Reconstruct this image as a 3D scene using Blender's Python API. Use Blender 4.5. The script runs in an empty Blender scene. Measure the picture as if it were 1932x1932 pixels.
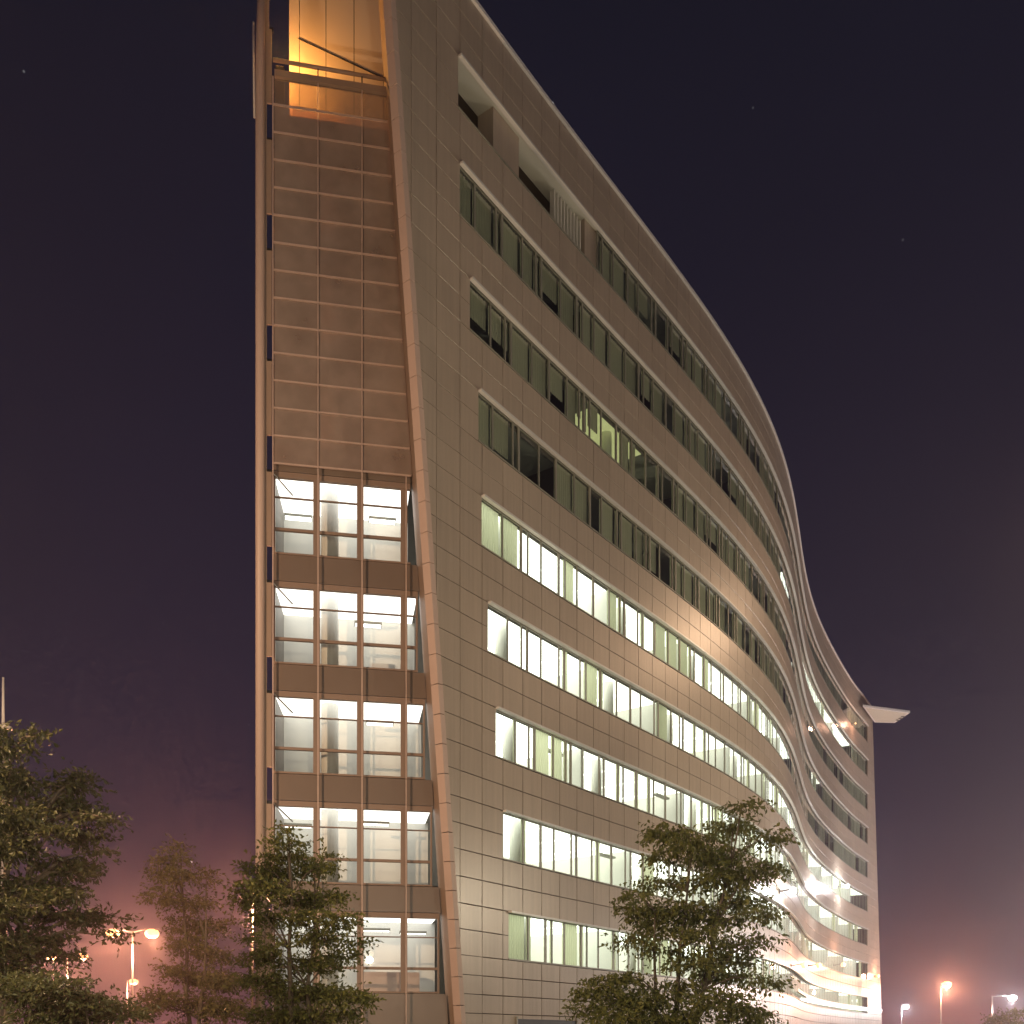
import bpy, math, random
import numpy as np
from mathutils import Matrix, Vector
random.seed(7); rng = np.random.default_rng(11)
SC = bpy.context.scene
COL = SC.collection
EYE = 1.6
# ------------------------------------------------------------------ camera (level, lens shifted upwards)
FPX, CX, HY = 1932.0, 966.0, 1965.0          # focal length, centre column and horizon row of the photograph (1932 px wide)
cam = bpy.data.cameras.new('camera'); cam_o = bpy.data.objects.new('camera', cam); COL.objects.link(cam_o)
cam.sensor_width = 36; cam.lens = 36; cam.shift_y = (HY - 966) / 1932
cam.clip_start = .1; cam.clip_end = 3000
cam_o.location = (0, 0, EYE); cam_o.rotation_euler = (math.radians(90), 0, 0)
SC.camera = cam_o
# ------------------------------------------------------------------ night sky over a lit town
W = bpy.data.worlds.new('World'); SC.world = W; W.use_nodes = True
nt = W.node_tree; nt.nodes.clear()
N = lambda t, **k: (lambda n: [setattr(n, a, v) for a, v in k.items()] and n or n)(nt.nodes.new(t))
tc = N('ShaderNodeTexCoord'); sep = N('ShaderNodeSeparateXYZ'); nt.links.new(tc.outputs['Generated'], sep.inputs[0])
ramp = N('ShaderNodeValToRGB'); nt.links.new(sep.outputs[2], ramp.inputs[0])
stops = [(0.0, (.20, .075, .092)), (.035, (.12, .052, .072)), (.08, (.064, .035, .054)), (.14, (.040, .026, .045)), (.23, (.028, .0198, .036)),
         (.36, (.0198, .0150, .028)), (.52, (.0132, .0106, .0205)), (.72, (.0082, .0077, .0152)), (1, (.007, .0065, .0125))]
cr = ramp.color_ramp
while len(cr.elements) < len(stops): cr.elements.new(.5)
for e, (p, c) in zip(cr.elements, stops): e.position = p; e.color = (*c, 1)
vor = N('ShaderNodeTexVoronoi'); vor.inputs['Scale'].default_value = 34
nt.links.new(tc.outputs['Generated'], vor.inputs['Vector'])
mr = N('ShaderNodeMapRange'); mr.inputs['From Min'].default_value = .045; mr.inputs['From Max'].default_value = .015
nt.links.new(vor.outputs['Distance'], mr.inputs['Value'])
sepc = N('ShaderNodeSeparateColor'); nt.links.new(vor.outputs['Color'], sepc.inputs[0])
pw = N('ShaderNodeMath', operation='POWER'); nt.links.new(sepc.outputs[0], pw.inputs[0]); pw.inputs[1].default_value = 14
mu = N('ShaderNodeMath', operation='MULTIPLY'); nt.links.new(pw.outputs[0], mu.inputs[0]); nt.links.new(mr.outputs[0], mu.inputs[1])
mu2 = N('ShaderNodeMath', operation='MULTIPLY'); nt.links.new(mu.outputs[0], mu2.inputs[0]); mu2.inputs[1].default_value = 1.3
add = N('ShaderNodeMixRGB', blend_type='ADD'); add.inputs[0].default_value = 1
nt.links.new(ramp.outputs[0], add.inputs[1]); nt.links.new(mu2.outputs[0], add.inputs[2])
cn = N('ShaderNodeTexNoise'); cn.inputs['Scale'].default_value = 2.2; cn.inputs['Detail'].default_value = 4; nt.links.new(tc.outputs['Generated'], cn.inputs['Vector'])
cm = N('ShaderNodeMath', operation='MULTIPLY_ADD'); nt.links.new(cn.outputs[0], cm.inputs[0]); cm.inputs[1].default_value = .5; cm.inputs[2].default_value = .75
bg = N('ShaderNodeBackground'); nt.links.new(add.outputs[0], bg.inputs[0]); nt.links.new(cm.outputs[0], bg.inputs[1])
wo = N('ShaderNodeOutputWorld'); nt.links.new(bg.outputs[0], wo.inputs[0])
# faint fill sun added for the upper facade, no moon stands there
sun = bpy.data.lights.new('fill_sun', 'SUN'); sun.energy = .05; sun.angle = math.radians(2); sun.color = (.95, .9, 1)
sun_o = bpy.data.objects.new('fill_sun', sun); COL.objects.link(sun_o); sun_o.rotation_euler = (math.radians(48), 0, math.radians(38))
SC.view_settings.view_transform = 'Standard'; SC.view_settings.look = 'None'
SC.view_settings.exposure = 0; SC.view_settings.gamma = 1; SC.view_settings.use_curve_mapping = False
cy = SC.cycles
cy.use_denoising = True; cy.max_bounces = 7; cy.diffuse_bounces = 3; cy.glossy_bounces = 4; cy.transparent_max_bounces = 14
cy.transmission_bounces = 4; cy.caustics_reflective = False; cy.caustics_refractive = False
cy.sample_clamp_indirect = 4; cy.use_light_tree = True; cy.use_adaptive_sampling = True; cy.adaptive_threshold = .03; cy.adaptive_min_samples = 24

# ------------------------------------------------------------------ materials
MATS = {}
def mat(name, col=(.5, .5, .5), rough=.5, metal=0., emit=0., ecol=None, var=0., noise=0., nscale=3., bump=0., spec=.5, coat=0., streak=0.):
    if name in MATS: return MATS[name]
    m = bpy.data.materials.new(name); m.use_nodes = True; t = m.node_tree; b = t.nodes['Principled BSDF']
    b.inputs['Base Color'].default_value = (*col, 1); b.inputs['Roughness'].default_value = rough
    b.inputs['Metallic'].default_value = metal; b.inputs['Specular IOR Level'].default_value = spec
    b.inputs['Coat Weight'].default_value = coat
    if emit: b.inputs['Emission Color'].default_value = (*(ecol or col), 1); b.inputs['Emission Strength'].default_value = emit
    if var or noise or bump:
        hsv = t.nodes.new('ShaderNodeHueSaturation'); hsv.inputs['Color'].default_value = (*col, 1)
        val = t.nodes.new('ShaderNodeMath'); val.operation = 'ADD'; val.inputs[0].default_value = 1 - var / 2 - noise / 2
        oi = t.nodes.new('ShaderNodeObjectInfo'); ge = t.nodes.new('ShaderNodeNewGeometry')
        a = t.nodes.new('ShaderNodeMath'); a.operation = 'MULTIPLY_ADD'
        t.links.new(ge.outputs['Random Per Island'], a.inputs[0]); a.inputs[1].default_value = var * .5
        a2 = t.nodes.new('ShaderNodeMath'); a2.operation = 'MULTIPLY'; a2.inputs[1].default_value = var * .5
        t.links.new(oi.outputs['Random'], a2.inputs[0]); t.links.new(a2.outputs[0], a.inputs[2])
        tx = t.nodes.new('ShaderNodeTexNoise'); tx.inputs['Scale'].default_value = nscale; tx.inputs['Detail'].default_value = 5
        gp = t.nodes.new('ShaderNodeNewGeometry'); t.links.new(gp.outputs['Position'], tx.inputs['Vector'])
        nn = t.nodes.new('ShaderNodeMath'); nn.operation = 'MULTIPLY_ADD'; nn.inputs[1].default_value = noise
        t.links.new(tx.outputs[0], nn.inputs[0]); t.links.new(a.outputs[0], nn.inputs[2])
        if streak:
            mp_ = t.nodes.new('ShaderNodeMapping'); mp_.inputs['Scale'].default_value = (5, 5, .22); t.links.new(gp.outputs['Position'], mp_.inputs['Vector'])
            sx = t.nodes.new('ShaderNodeTexNoise'); sx.inputs['Scale'].default_value = 1.3; sx.inputs['Detail'].default_value = 3; t.links.new(mp_.outputs[0], sx.inputs['Vector'])
            n2 = t.nodes.new('ShaderNodeMath'); n2.operation = 'MULTIPLY_ADD'; n2.inputs[1].default_value = streak
            t.links.new(sx.outputs[0], n2.inputs[0]); t.links.new(nn.outputs[0], n2.inputs[2])
            n3 = t.nodes.new('ShaderNodeMath'); n3.operation = 'SUBTRACT'; n3.inputs[1].default_value = streak / 2; t.links.new(n2.outputs[0], n3.inputs[0]); nn = n3
        t.links.new(nn.outputs[0], val.inputs[1]); t.links.new(val.outputs[0], hsv.inputs['Value'])
        t.links.new(hsv.outputs[0], b.inputs['Base Color'])
        if bump:
            bp = t.nodes.new('ShaderNodeBump'); bp.inputs['Strength'].default_value = bump; bp.inputs['Distance'].default_value = .03
            t.links.new(tx.outputs[0], bp.inputs['Height']); t.links.new(bp.outputs[0], b.inputs['Normal'])
    MATS[name] = m; return m

def glass_mat(name, tint=(.92, .96, .93), ior=1.5, dust=0., dcol=(.4, .3, .2), rough=.015):
    m = bpy.data.materials.new(name); m.use_nodes = True; t = m.node_tree; t.nodes.clear()
    o = t.nodes.new('ShaderNodeOutputMaterial'); tr = t.nodes.new('ShaderNodeBsdfTransparent'); tr.inputs[0].default_value = (*tint, 1)
    gl = t.nodes.new('ShaderNodeBsdfGlossy'); gl.inputs['Roughness'].default_value = rough; gl.inputs[0].default_value = (.9, .9, .9, 1)
    body = tr.outputs[0]
    if dust:
        df = t.nodes.new('ShaderNodeBsdfDiffuse'); df.inputs[0].default_value = (*dcol, 1)
        nz = t.nodes.new('ShaderNodeTexNoise'); nz.inputs['Scale'].default_value = 1.1; nz.inputs['Detail'].default_value = 4
        gp = t.nodes.new('ShaderNodeNewGeometry'); t.links.new(gp.outputs['Position'], nz.inputs['Vector'])
        k = t.nodes.new('ShaderNodeMath'); k.operation = 'MULTIPLY_ADD'; k.inputs[1].default_value = .35; k.inputs[2].default_value = dust - .17
        t.links.new(nz.outputs[0], k.inputs[0])
        mx = t.nodes.new('ShaderNodeMixShader'); t.links.new(k.outputs[0], mx.inputs[0])
        t.links.new(tr.outputs[0], mx.inputs[1]); t.links.new(df.outputs[0], mx.inputs[2]); body = mx.outputs[0]
    f0 = ((ior - 1) / (ior + 1)) ** 2          # Schlick reflectance, the same from both sides of the pane
    g_ = t.nodes.new('ShaderNodeNewGeometry'); dt = t.nodes.new('ShaderNodeVectorMath'); dt.operation = 'DOT_PRODUCT'
    t.links.new(g_.outputs['Normal'], dt.inputs[0]); t.links.new(g_.outputs['Incoming'], dt.inputs[1])
    def mth(op, a, b):
        n_ = t.nodes.new('ShaderNodeMath'); n_.operation = op
        for i_, v_ in enumerate((a, b)):
            if v_ is None: continue
            if isinstance(v_, (int, float)): n_.inputs[i_].default_value = v_
            else: t.links.new(v_, n_.inputs[i_])
        return n_.outputs[0]
    c_ = mth('POWER', mth('SUBTRACT', 1., mth('ABSOLUTE', dt.outputs['Value'], None)), 5.)
    fac = mth('ADD', mth('MULTIPLY', c_, 1 - 2 * f0), 2 * f0)
    mx = t.nodes.new('ShaderNodeMixShader'); t.links.new(fac, mx.inputs[0]); t.links.new(body, mx.inputs[1]); t.links.new(gl.outputs[0], mx.inputs[2])
    t.links.new(mx.outputs[0], o.inputs[0]); MATS[name] = m; return m

def fabric_mat(name, col, trans):
    m = bpy.data.materials.new(name); m.use_nodes = True; t = m.node_tree; t.nodes.clear()
    o = t.nodes.new('ShaderNodeOutputMaterial'); d = t.nodes.new('ShaderNodeBsdfDiffuse'); r = t.nodes.new('ShaderNodeBsdfTranslucent')
    oi = t.nodes.new('ShaderNodeObjectInfo'); hs = t.nodes.new('ShaderNodeHueSaturation'); hs.inputs['Color'].default_value = (*col, 1)
    ge = t.nodes.new('ShaderNodeNewGeometry'); ad = t.nodes.new('ShaderNodeMath'); ad.operation = 'ADD'
    t.links.new(oi.outputs['Random'], ad.inputs[0]); t.links.new(ge.outputs['Random Per Island'], ad.inputs[1])
    k = t.nodes.new('ShaderNodeMath'); k.operation = 'MULTIPLY_ADD'; k.inputs[1].default_value = .3; k.inputs[2].default_value = .7
    t.links.new(ad.outputs[0], k.inputs[0]); t.links.new(k.outputs[0], hs.inputs['Value'])
    t.links.new(hs.outputs[0], d.inputs[0]); t.links.new(hs.outputs[0], r.inputs[0])
    mx = t.nodes.new('ShaderNodeMixShader'); mx.inputs[0].default_value = trans
    t.links.new(d.outputs[0], mx.inputs[1]); t.links.new(r.outputs[0], mx.inputs[2]); t.links.new(mx.outputs[0], o.inputs[0])
    MATS[name] = m; return m

mat('panel', (.425, .345, .272), .34, var=.2, noise=.12, nscale=.6, spec=.5, streak=.34)
mat('joint', (.03, .026, .022), .9)
mat('alu', (.66, .65, .63), .35)
mat('coping', (.74, .72, .71), .4)
mat('frame', (.26, .25, .205), .45)
mat('steel_pale', (.55, .42, .36), .45, noise=.1, nscale=2)
mat('steel_brown', (.34, .25, .19), .55, noise=.15, nscale=1.5)
mat('inner_frame', (.28, .205, .16), .55)
mat('slab', (.07, .055, .045), .8)
mat('spandrel', (.20, .155, .125), .35, noise=.15, nscale=1.2, var=.06)
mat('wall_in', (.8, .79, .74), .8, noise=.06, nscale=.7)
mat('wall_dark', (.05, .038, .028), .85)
mat('floor_in', (.45, .42, .37), .6)
mat('ceil_lit', (.75, .75, .7), .8, emit=3.0, ecol=(1, .99, .90))
mat('ceil_lit_end', (.75, .75, .7), .8, emit=2.1, ecol=(1, .98, .94))
mat('ceil_lit_b', (.75, .75, .7), .8, emit=2.5, ecol=(.99, 1, .88))
mat('ceil_lit_c', (.75, .75, .7), .8, emit=2.1, ecol=(1, .98, .87))
mat('ceil_end_b', (.75, .75, .7), .8, emit=1.8, ecol=(1, .97, .91))
mat('cabinet', (.6, .58, .52), .6)
mat('room_tan', (.42, .34, .27), .8)
mat('ceil_yellow', (.7, .7, .5), .8, emit=.45, ecol=(.95, .95, .42))
mat('ceil_dark', (.3, .3, .28), .85)
mat('tube', (1, 1, 1), .5, emit=3.5, ecol=(1, 1, .93))
mat('soffit', (.62, .6, .52), .7, noise=.05)
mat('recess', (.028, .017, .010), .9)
mat('rear', (.25, .23, .21), .6, noise=.1)
mat('render_wall', (.72, .58, .42), .8, noise=.08, nscale=1.2)
mat('asphalt', (.05, .05, .052), .85, noise=.25, nscale=8, bump=.3)
mat('paving', (.16, .15, .14), .85, noise=.2, nscale=4, bump=.2)
mat('lamp_metal', (.35, .34, .33), .4, metal=.6)
mat('bark', (.11, .085, .06), .9, noise=.4, nscale=14, bump=.6)
mat('dark_metal', (.03, .03, .032), .4, metal=.4)
mat('lens_orange', (1, .7, .4), .4, emit=1.9, ecol=(1, .50, .20))
mat('lens_white', (1, 1, 1), .4, emit=3, ecol=(.95, .97, 1))
mat('lens_sodium', (1, .7, .4), .4, emit=2.2, ecol=(1, .5, .2))
mat('lens_pink', (1, .9, .7), .4, emit=2, ecol=(1, .74, .6))
mat('lens_warm', (1, .9, .7), .4, emit=2.5, ecol=(1, .84, .55))
mat('white_board', (.8, .8, .8), .6)
glass_mat('glass', (.86, .93, .88), 1.55)
glass_mat('glass_clear', (.93, .95, .93), 1.45)
glass_mat('glass_screen', (.80, .62, .50), 1.45, dust=.36, dcol=(.64, .555, .49), rough=.12)
glass_mat('glass_mesh', (.85, .8, .75), 1.45, dust=.34, dcol=(.5, .4, .33), rough=.12)
fabric_mat('blind', (.50, .48, .37), .12)
fabric_mat('curtain', (.72, .74, .55), .5)

# ------------------------------------------------------------------ object helpers
def link(o, parent=None):
    COL.objects.link(o)
    if parent is not None: o.parent = parent
    return o
def tag(o, label, cat, group=None, kind=None):
    o['label'] = label; o['category'] = cat
    if group: o['group'] = group
    if kind: o['kind'] = kind
    return o
def empty(name, loc=(0, 0, 0)):
    o = bpy.data.objects.new(name, None); o.location = loc; o.empty_display_size = .3; return link(o)
class MB:
    def __init__(s): s.v = []; s.f = []
    def quad(s, a, b, c, d):
        i = len(s.v); s.v += [tuple(a), tuple(b), tuple(c), tuple(d)]; s.f.append((i, i + 1, i + 2, i + 3)); return s
    def hexa(s, p):      # 8 points: bottom ring 0-3, top ring 4-7
        i = len(s.v); s.v += [tuple(q) for q in p]
        s.f += [tuple(i + k for k in q) for q in ((3, 2, 1, 0), (4, 5, 6, 7), (0, 1, 5, 4), (1, 2, 6, 5), (2, 3, 7, 6), (3, 0, 4, 7))]; return s
    def box(s, x0, x1, y0, y1, z0, z1):
        return s.hexa([(x0, y0, z0), (x1, y0, z0), (x1, y1, z0), (x0, y1, z0), (x0, y0, z1), (x1, y0, z1), (x1, y1, z1), (x0, y1, z1)])
    def prism(s, front, back):
        n = len(front); i = len(s.v); s.v += [tuple(q) for q in front] + [tuple(q) for q in back]
        s.f.append(tuple(range(i, i + n))); s.f.append(tuple(i + n + k for k in reversed(range(n))))
        for k in range(n): s.f.append((i + k, i + n + k, i + n + (k + 1) % n, i + (k + 1) % n))
        return s
    def tube(s, pts, rad, n=8):
        pts = [Vector(p) for p in pts]; base = len(s.v)
        if not hasattr(rad, '__len__'): rad = [rad] * len(pts)
        for k, p in enumerate(pts):
            d = (pts[min(k + 1, len(pts) - 1)] - pts[max(k - 1, 0)]).normalized()
            a = d.orthogonal().normalized() if abs(d.z) < .9 else Vector((1, 0, 0))
            a = (a - d * a.dot(d)).normalized(); b = d.cross(a)
            for j in range(n):
                t = 2 * math.pi * j / n; s.v.append(tuple(p + (a * math.cos(t) + b * math.sin(t)) * rad[k]))
        for k in range(len(pts) - 1):
            for j in range(n):
                q = base + k * n; s.f.append((q + j, q + (j + 1) % n, q + n + (j + 1) % n, q + n + j))
        s.f.append(tuple(base + j for j in reversed(range(n)))); q = base + (len(pts) - 1) * n; s.f.append(tuple(q + j for j in range(n)))
        return s
    def add(s, o, M):
        i = len(s.v); s.v += [tuple(M @ Vector(p)) for p in o.v]; s.f += [tuple(i + k for k in f) for f in o.f]; return s
    def mesh(s, name, m):
        me = bpy.data.meshes.new(name); me.from_pydata(s.v, [], s.f); me.materials.append(MATS[m]); me.update(); return me
    def build(s, name, m, parent=None, smooth=False):
        me = s.mesh(name, m)
        if smooth: me.polygons.foreach_set('use_smooth', [True] * len(me.polygons))
        return link(bpy.data.objects.new(name, me), parent)
def inst(name, me, M, parent):
    o = bpy.data.objects.new(name, me); link(o, parent); o.matrix_local = M; return o
def P(x, y, d):          # a picture direction carried out to depth d
    return Vector(((x - CX) / FPX * d, d, EYE + (HY - y) / FPX * d))
def clip(poly, a, b, c):   # keep a*x+b*y >= c
    out = []
    for i, p in enumerate(poly):
        q = poly[(i + 1) % len(poly)]; dp = a * p[0] + b * p[1] - c; dq = a * q[0] + b * q[1] - c
        if dp >= 0: out.append(p)
        if dp * dq < 0:
            t = dp / (dp - dq); out.append((p[0] + (q[0] - p[0]) * t, p[1] + (q[1] - p[1]) * t))
    return out

# ------------------------------------------------------------------ ground
g = MB().quad((-900, -900, 0), (900, -900, 0), (900, 1500, 0), (-900, 1500, 0)).build('ground', 'paving'); g['kind'] = 'structure'

# ------------------------------------------------------------------ plan of the long S-curved facade (metres), from the level roof line
RP = [(896, 0), (974, 112), (1076, 234), (1177, 383), (1279, 515), (1374, 650), (1431, 745), (1465, 817), (1494, 933), (1502, 988),
      (1515, 1058), (1535, 1136), (1567, 1217), (1606, 1282), (1634, 1316)]
ROOF = 34.75
rd = [FPX * ROOF / (HY - y) for x, y in RP]; rx = [(p[0] - CX) / FPX * q for p, q in zip(RP, rd)]
pd = [29, 30, 31, 32, 33]; dd = np.array(pd + rd); xx = np.array([-26.1 + .727 * q for q in pd] + rx)
cf = np.polyfit(dd - 65, xx, 7, w=1 / dd)
D = np.arange(29, 112, .05); XX = np.polyval(cf, D - 65)
e0 = D < 33.5; XX[e0] = np.polyval(cf, 33.5 - 65) - .727 * (33.5 - D[e0])
e1 = D > 102; XX[e1] = np.polyval(cf, 102 - 65) + .59 * (D[e1] - 102)
SS = np.concatenate([[0], np.cumsum(np.hypot(np.diff(XX), np.diff(D)))])
TH = np.unwrap(np.arctan2(np.gradient(D), np.gradient(XX)))
RAT = XX / D
def s_px(x): return float(np.interp((x - CX) / FPX, RAT, SS))
def d_s(s): return float(np.interp(s, SS, D))
def F(s, off, h):
    x = np.interp(s, SS, XX); y = np.interp(s, SS, D); t = np.interp(s, SS, TH)
    return Vector((x + math.sin(t) * off, y - math.cos(t) * off, EYE + h))
def h_px(x, y): return (HY - y) / FPX * d_s(s_px(x))
# raked edges: s as a function of height
sa0, ha0 = s_px(745), h_px(745, 0); sa1, ha1 = s_px(878), h_px(878, 1932)
def s_left(h): return sa1 + (sa0 - sa1) * (h - ha1) / (ha0 - ha1)
sb0, hb0 = s_px(1645), ROOF; sb1, hb1 = s_px(1664), 0.
def s_right(h): return sb1 + (sb0 - sb1) * (h - hb1) / (hb0 - hb1)
HEAD = [4.55 + 3.46 * k for k in range(9)]; WH = 1.7
SILL = [h - WH for h in HEAD]
S0 = [s_px(x) for x in (960, 950, 936, 921, 909, 903, 887, 868, 865)]
SE = s_px(1637)
GB = -EYE                 # ground, measured from the eye
office = empty('office_building', tuple(F(s_px(1000), -6, GB)))
tag(office, 'tall S-curved office block with pale panels, strip windows and a raked glass prow', 'building')
OM = Matrix.Translation(office.location).inverted()
def part(mb, name, m, parent=None, smooth=False, stuff=False):
    o = mb.build(name, m, None, smooth)
    if parent is None: o.parent = office; o.matrix_parent_inverse = OM
    else: o.parent = parent; o.matrix_parent_inverse = parent.matrix_world.inverted() if parent.type != 'EMPTY' else OM
    if stuff: o['kind'] = 'stuff'
    return o
def strip(mb, sf0, sf1, h0, h1, o0, o1, step=1.2):   # solid band following the curve between heights h0..h1, offsets o0 (outer) .. o1 (inner)
    n = max(1, int(abs(sf1(h0) - sf0(h0)) / step) + 1); base = len(mb.v)
    for i in range(n + 1):
        t = i / n
        sA = sf0(h0) + (sf1(h0) - sf0(h0)) * t; sB = sf0(h1) + (sf1(h1) - sf0(h1)) * t
        mb.v += [tuple(F(sA, o0, h0)), tuple(F(sA, o1, h0)), tuple(F(sB, o1, h1)), tuple(F(sB, o0, h1))]
    for i in range(n):
        q = base + 4 * i
        for a, b in ((0, 1), (1, 2), (2, 3), (3, 0)): mb.f.append((q + a, q + 4 + a, q + 4 + b, q + b))
    mb.f.append((base, base + 1, base + 2, base + 3)); q = base + 4 * n; mb.f.append((q + 3, q + 2, q + 1, q)); return mb
def sheet(mb, s0, s1, of, hf, step=1.2):             # of/hf: two (offset, height) pairs, offset may be a function of s
    n = max(1, int((s1 - s0) / step) + 1); base = len(mb.v)
    for i in range(n + 1):
        s = s0 + (s1 - s0) * i / n
        for o, h in zip(of, hf): mb.v.append(tuple(F(s, o(s) if callable(o) else o, h)))
    for i in range(n):
        q = base + 2 * i; mb.f.append((q, q + 2, q + 3, q + 1))
    return mb

# backing wall behind the panels (the dark of the joints), one band per storey
cs = lambda v: (lambda h: v)
TOPH = ROOF - .12
bands = [(GB, SILL[0])] + [(HEAD[k], SILL[k + 1]) for k in range(8)] + [(HEAD[8], TOPH)]
SLOT1 = s_px(1128)        # end of the open slots of the top storey
for h0, h1 in bands: part(strip(MB(), s_left, s_right, h0, h1, -.045, -.33), 'wall_band', 'joint')
for k in range(9):
    part(strip(MB(), s_left, cs(S0[k]), SILL[k], HEAD[k], -.045, -.33), 'wall_pier', 'joint')
    part(strip(MB(), cs(SE), s_right, SILL[k], HEAD[k], -.045, -.33), 'wall_pier', 'joint')
# ---- facade panels
PWD = 1.2; GAP = .024
rows = []
def add_rows(h0, h1, n, a, b):
    for i in range(n): rows.append((h0 + (h1 - h0) * i / n, h0 + (h1 - h0) * (i + 1) / n, a, b))
add_rows(GB, SILL[0], 7, s_left, s_right)
for k in range(9):
    add_rows(SILL[k], HEAD[k], 2, s_left, cs(S0[k])); add_rows(SILL[k], HEAD[k], 2, cs(SE), s_right)
    if k < 8: add_rows(HEAD[k], SILL[k + 1], 2, s_left, s_right)
add_rows(HEAD[8], TOPH, 3, s_left, s_right)
GRID0 = s_px(868) - PWD * 6
cand = []
for h0, h1, fa, fb in rows:
    a = min(fa(h0), fa(h1)); b = max(fb(h0), fb(h1))
    for i in range(int((a - GRID0) // PWD), int((b - GRID0) // PWD) + 1):
        x0 = GRID0 + i * PWD; x1 = x0 + PWD
        lo = max(fa(h0), fa(h1)); hi = min(fb(h0), fb(h1))
        if x0 >= lo - 1e-6 and x1 <= hi + 1e-6: cand.append((d_s(x0), x0, x1, h0, h1, None)); continue
        poly = [(x0 + GAP / 2, h0 + GAP / 2), (x1 - GAP / 2, h0 + GAP / 2), (x1 - GAP / 2, h1 - GAP / 2), (x0 + GAP / 2, h1 - GAP / 2)]
        m0 = (fa(h1) - fa(h0)) / (h1 - h0); poly = clip(poly, 1, -m0, fa(h0) - m0 * h0 + GAP / 2)
        m1 = (fb(h1) - fb(h0)) / (h1 - h0); poly = clip(poly, -1, m1, -(fb(h0) - m1 * h0 - GAP / 2))
        if len(poly) >= 3 and max(p[0] for p in poly) - min(p[0] for p in poly) > .04: cand.append((d_s(x0), x0, x1, h0, h1, poly))
cand.sort(key=lambda c: (c[3] < .35, c[0]))
pm = {}
def panel_mb(w, h):
    c = .008; x, z = w / 2 - GAP / 2, h / 2 - GAP / 2; m = MB()
    m.v = [(-x, .04, -z), (x, .04, -z), (x, .04, z), (-x, .04, z), (-x, c, -z), (x, c, -z), (x, c, z), (-x, c, z),
           (-x + c, 0, -z + c), (x - c, 0, -z + c), (x - c, 0, z - c), (-x + c, 0, z - c)]
    m.f = [(8, 9, 10, 11)] + [(4 + i, 4 + (i + 1) % 4, 8 + (i + 1) % 4, 8 + i) for i in range(4)] + [(i, (i + 1) % 4, 4 + (i + 1) % 4, 4 + i) for i in range(4)]
    return m
far = MB()
def chordM(x0, x1, h, off=0.):
    a = F(x0, off, h); b = F(x1, off, h); t = math.atan2(b.y - a.y, b.x - a.x)
    return Matrix.Translation((a + b) / 2) @ Matrix.Rotation(t, 4, 'Z')
for n, (dist, x0, x1, h0, h1, poly) in enumerate(cand):
    tilt = Matrix.Rotation(random.gauss(0, .0011), 4, 'X') @ Matrix.Rotation(random.gauss(0, .0011), 4, 'Z')
    if poly is None:
        M = chordM(x0, x1, (h0 + h1) / 2) @ tilt; hh = round(h1 - h0, 3)
        if n < 300:
            if hh not in pm: pm[hh] = panel_mb(PWD, hh).mesh('panel', 'panel')
            inst('panel', pm[hh], OM @ M, office)
        else: far.add(panel_mb(PWD, hh), M)
    else:
        mb = MB().prism([F(s, 0, h) for s, h in poly], [F(s, -.04, h) for s, h in poly])
        if n < 300: part(mb, 'panel', 'panel')
        else: far.add(mb, Matrix())
part(far, 'panel', 'panel', stuff=True)
# ---- trims: coping, window heads and sills, raked edge covers
part(strip(MB(), s_left, s_right, TOPH, ROOF, .09, -.45), 'roof_coping', 'coping')
for k in range(9):
    part(strip(MB(), cs(S0[k] - .03), cs(SE), HEAD[k] - .055, HEAD[k] + .015, .15, .003), 'head_trim', 'alu')
    part(strip(MB(), cs(S0[k] - .03), cs(SE), SILL[k] + .003, SILL[k] + .045, .03, -.30), 'sill', 'frame')
def edge_cover(sf, w, off0, off1, h0, h1, m, side):
    a0, a1 = sf(h0 + .012), sf(h1 - .012); mb = MB()
    p = []
    for s, h in ((a0, h0 + .012), (a1, h1 - .012)): p += [F(s - side * w, off0, h), F(s, off0 + .03, h), F(s, off1, h), F(s - side * w, off1, h)]
    part(mb.hexa(p), 'edge_cover', m)
h = GB
while h < 35.4:
    edge_cover(s_left, .20, .0, -.30, h, h + .93, 'steel_pale', 1); h += .93
part(strip(MB(), lambda h: s_right(h) + .004, lambda h: s_right(h) + .22, GB, TOPH, .0, -.4), 'edge_pier', 'panel')
# ---- strip windows
def frame_mb(w, wide, hgt=WH, y0=.035, y1=.085):
    b = .035; r = .085 if wide else b; z = hgt / 2 - .006; x = w / 2; m = MB()
    m.box(-x, -x + b, y0, y1, -z, z); m.box(x - r, x, y0 if not wide else y0 - .01, y1, -z, z)
    m.box(-x + b, x - r, y0 + .001, y1 - .001, z - .07, z); m.box(-x + b, x - r, y0 + .001, y1 - .001, -z, -z + .06); return m
def pane_mb(w, wide, hgt=WH):
    b = .035; r = .085 if wide else b; z = hgt / 2 - .066; x = w / 2
    return MB().quad((-x + b, .07, -z), (x - r, .07, -z), (x - r, .07, z), (-x + b, .07, z))
def blind_mb(w, wide, fr, hgt=WH, drop=1.):
    x0 = -w / 2 + .05; x1 = x0 + (w - .1) * fr; n = max(3, int((x1 - x0) / .07)); z = hgt / 2 - .02; zb = z - 2 * z * drop; m = MB()
    for i in range(n + 1):
        x = x0 + (x1 - x0) * i / n; y = .19 + (.035 if i % 2 else 0); m.v += [(x, y, zb), (x, y, z)]
    for i in range(n): m.f.append((2 * i, 2 * i + 2, 2 * i + 3, 2 * i + 1))
    return m
PAT = [[(1.2, 0), (.85, 0), (.38, 1)], [(1.1, 0), (.42, 0), (1.1, 1)], [(.85, 0), (1.2, 0), (.38, 1)], [(1.25, 0), (1.15, 1)], [(.4, 0), (.85, 0), (1.2, 1)]]
LIT = {k: [(S0[k], SE, 'ceil_lit')] for k in range(4)}
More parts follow.
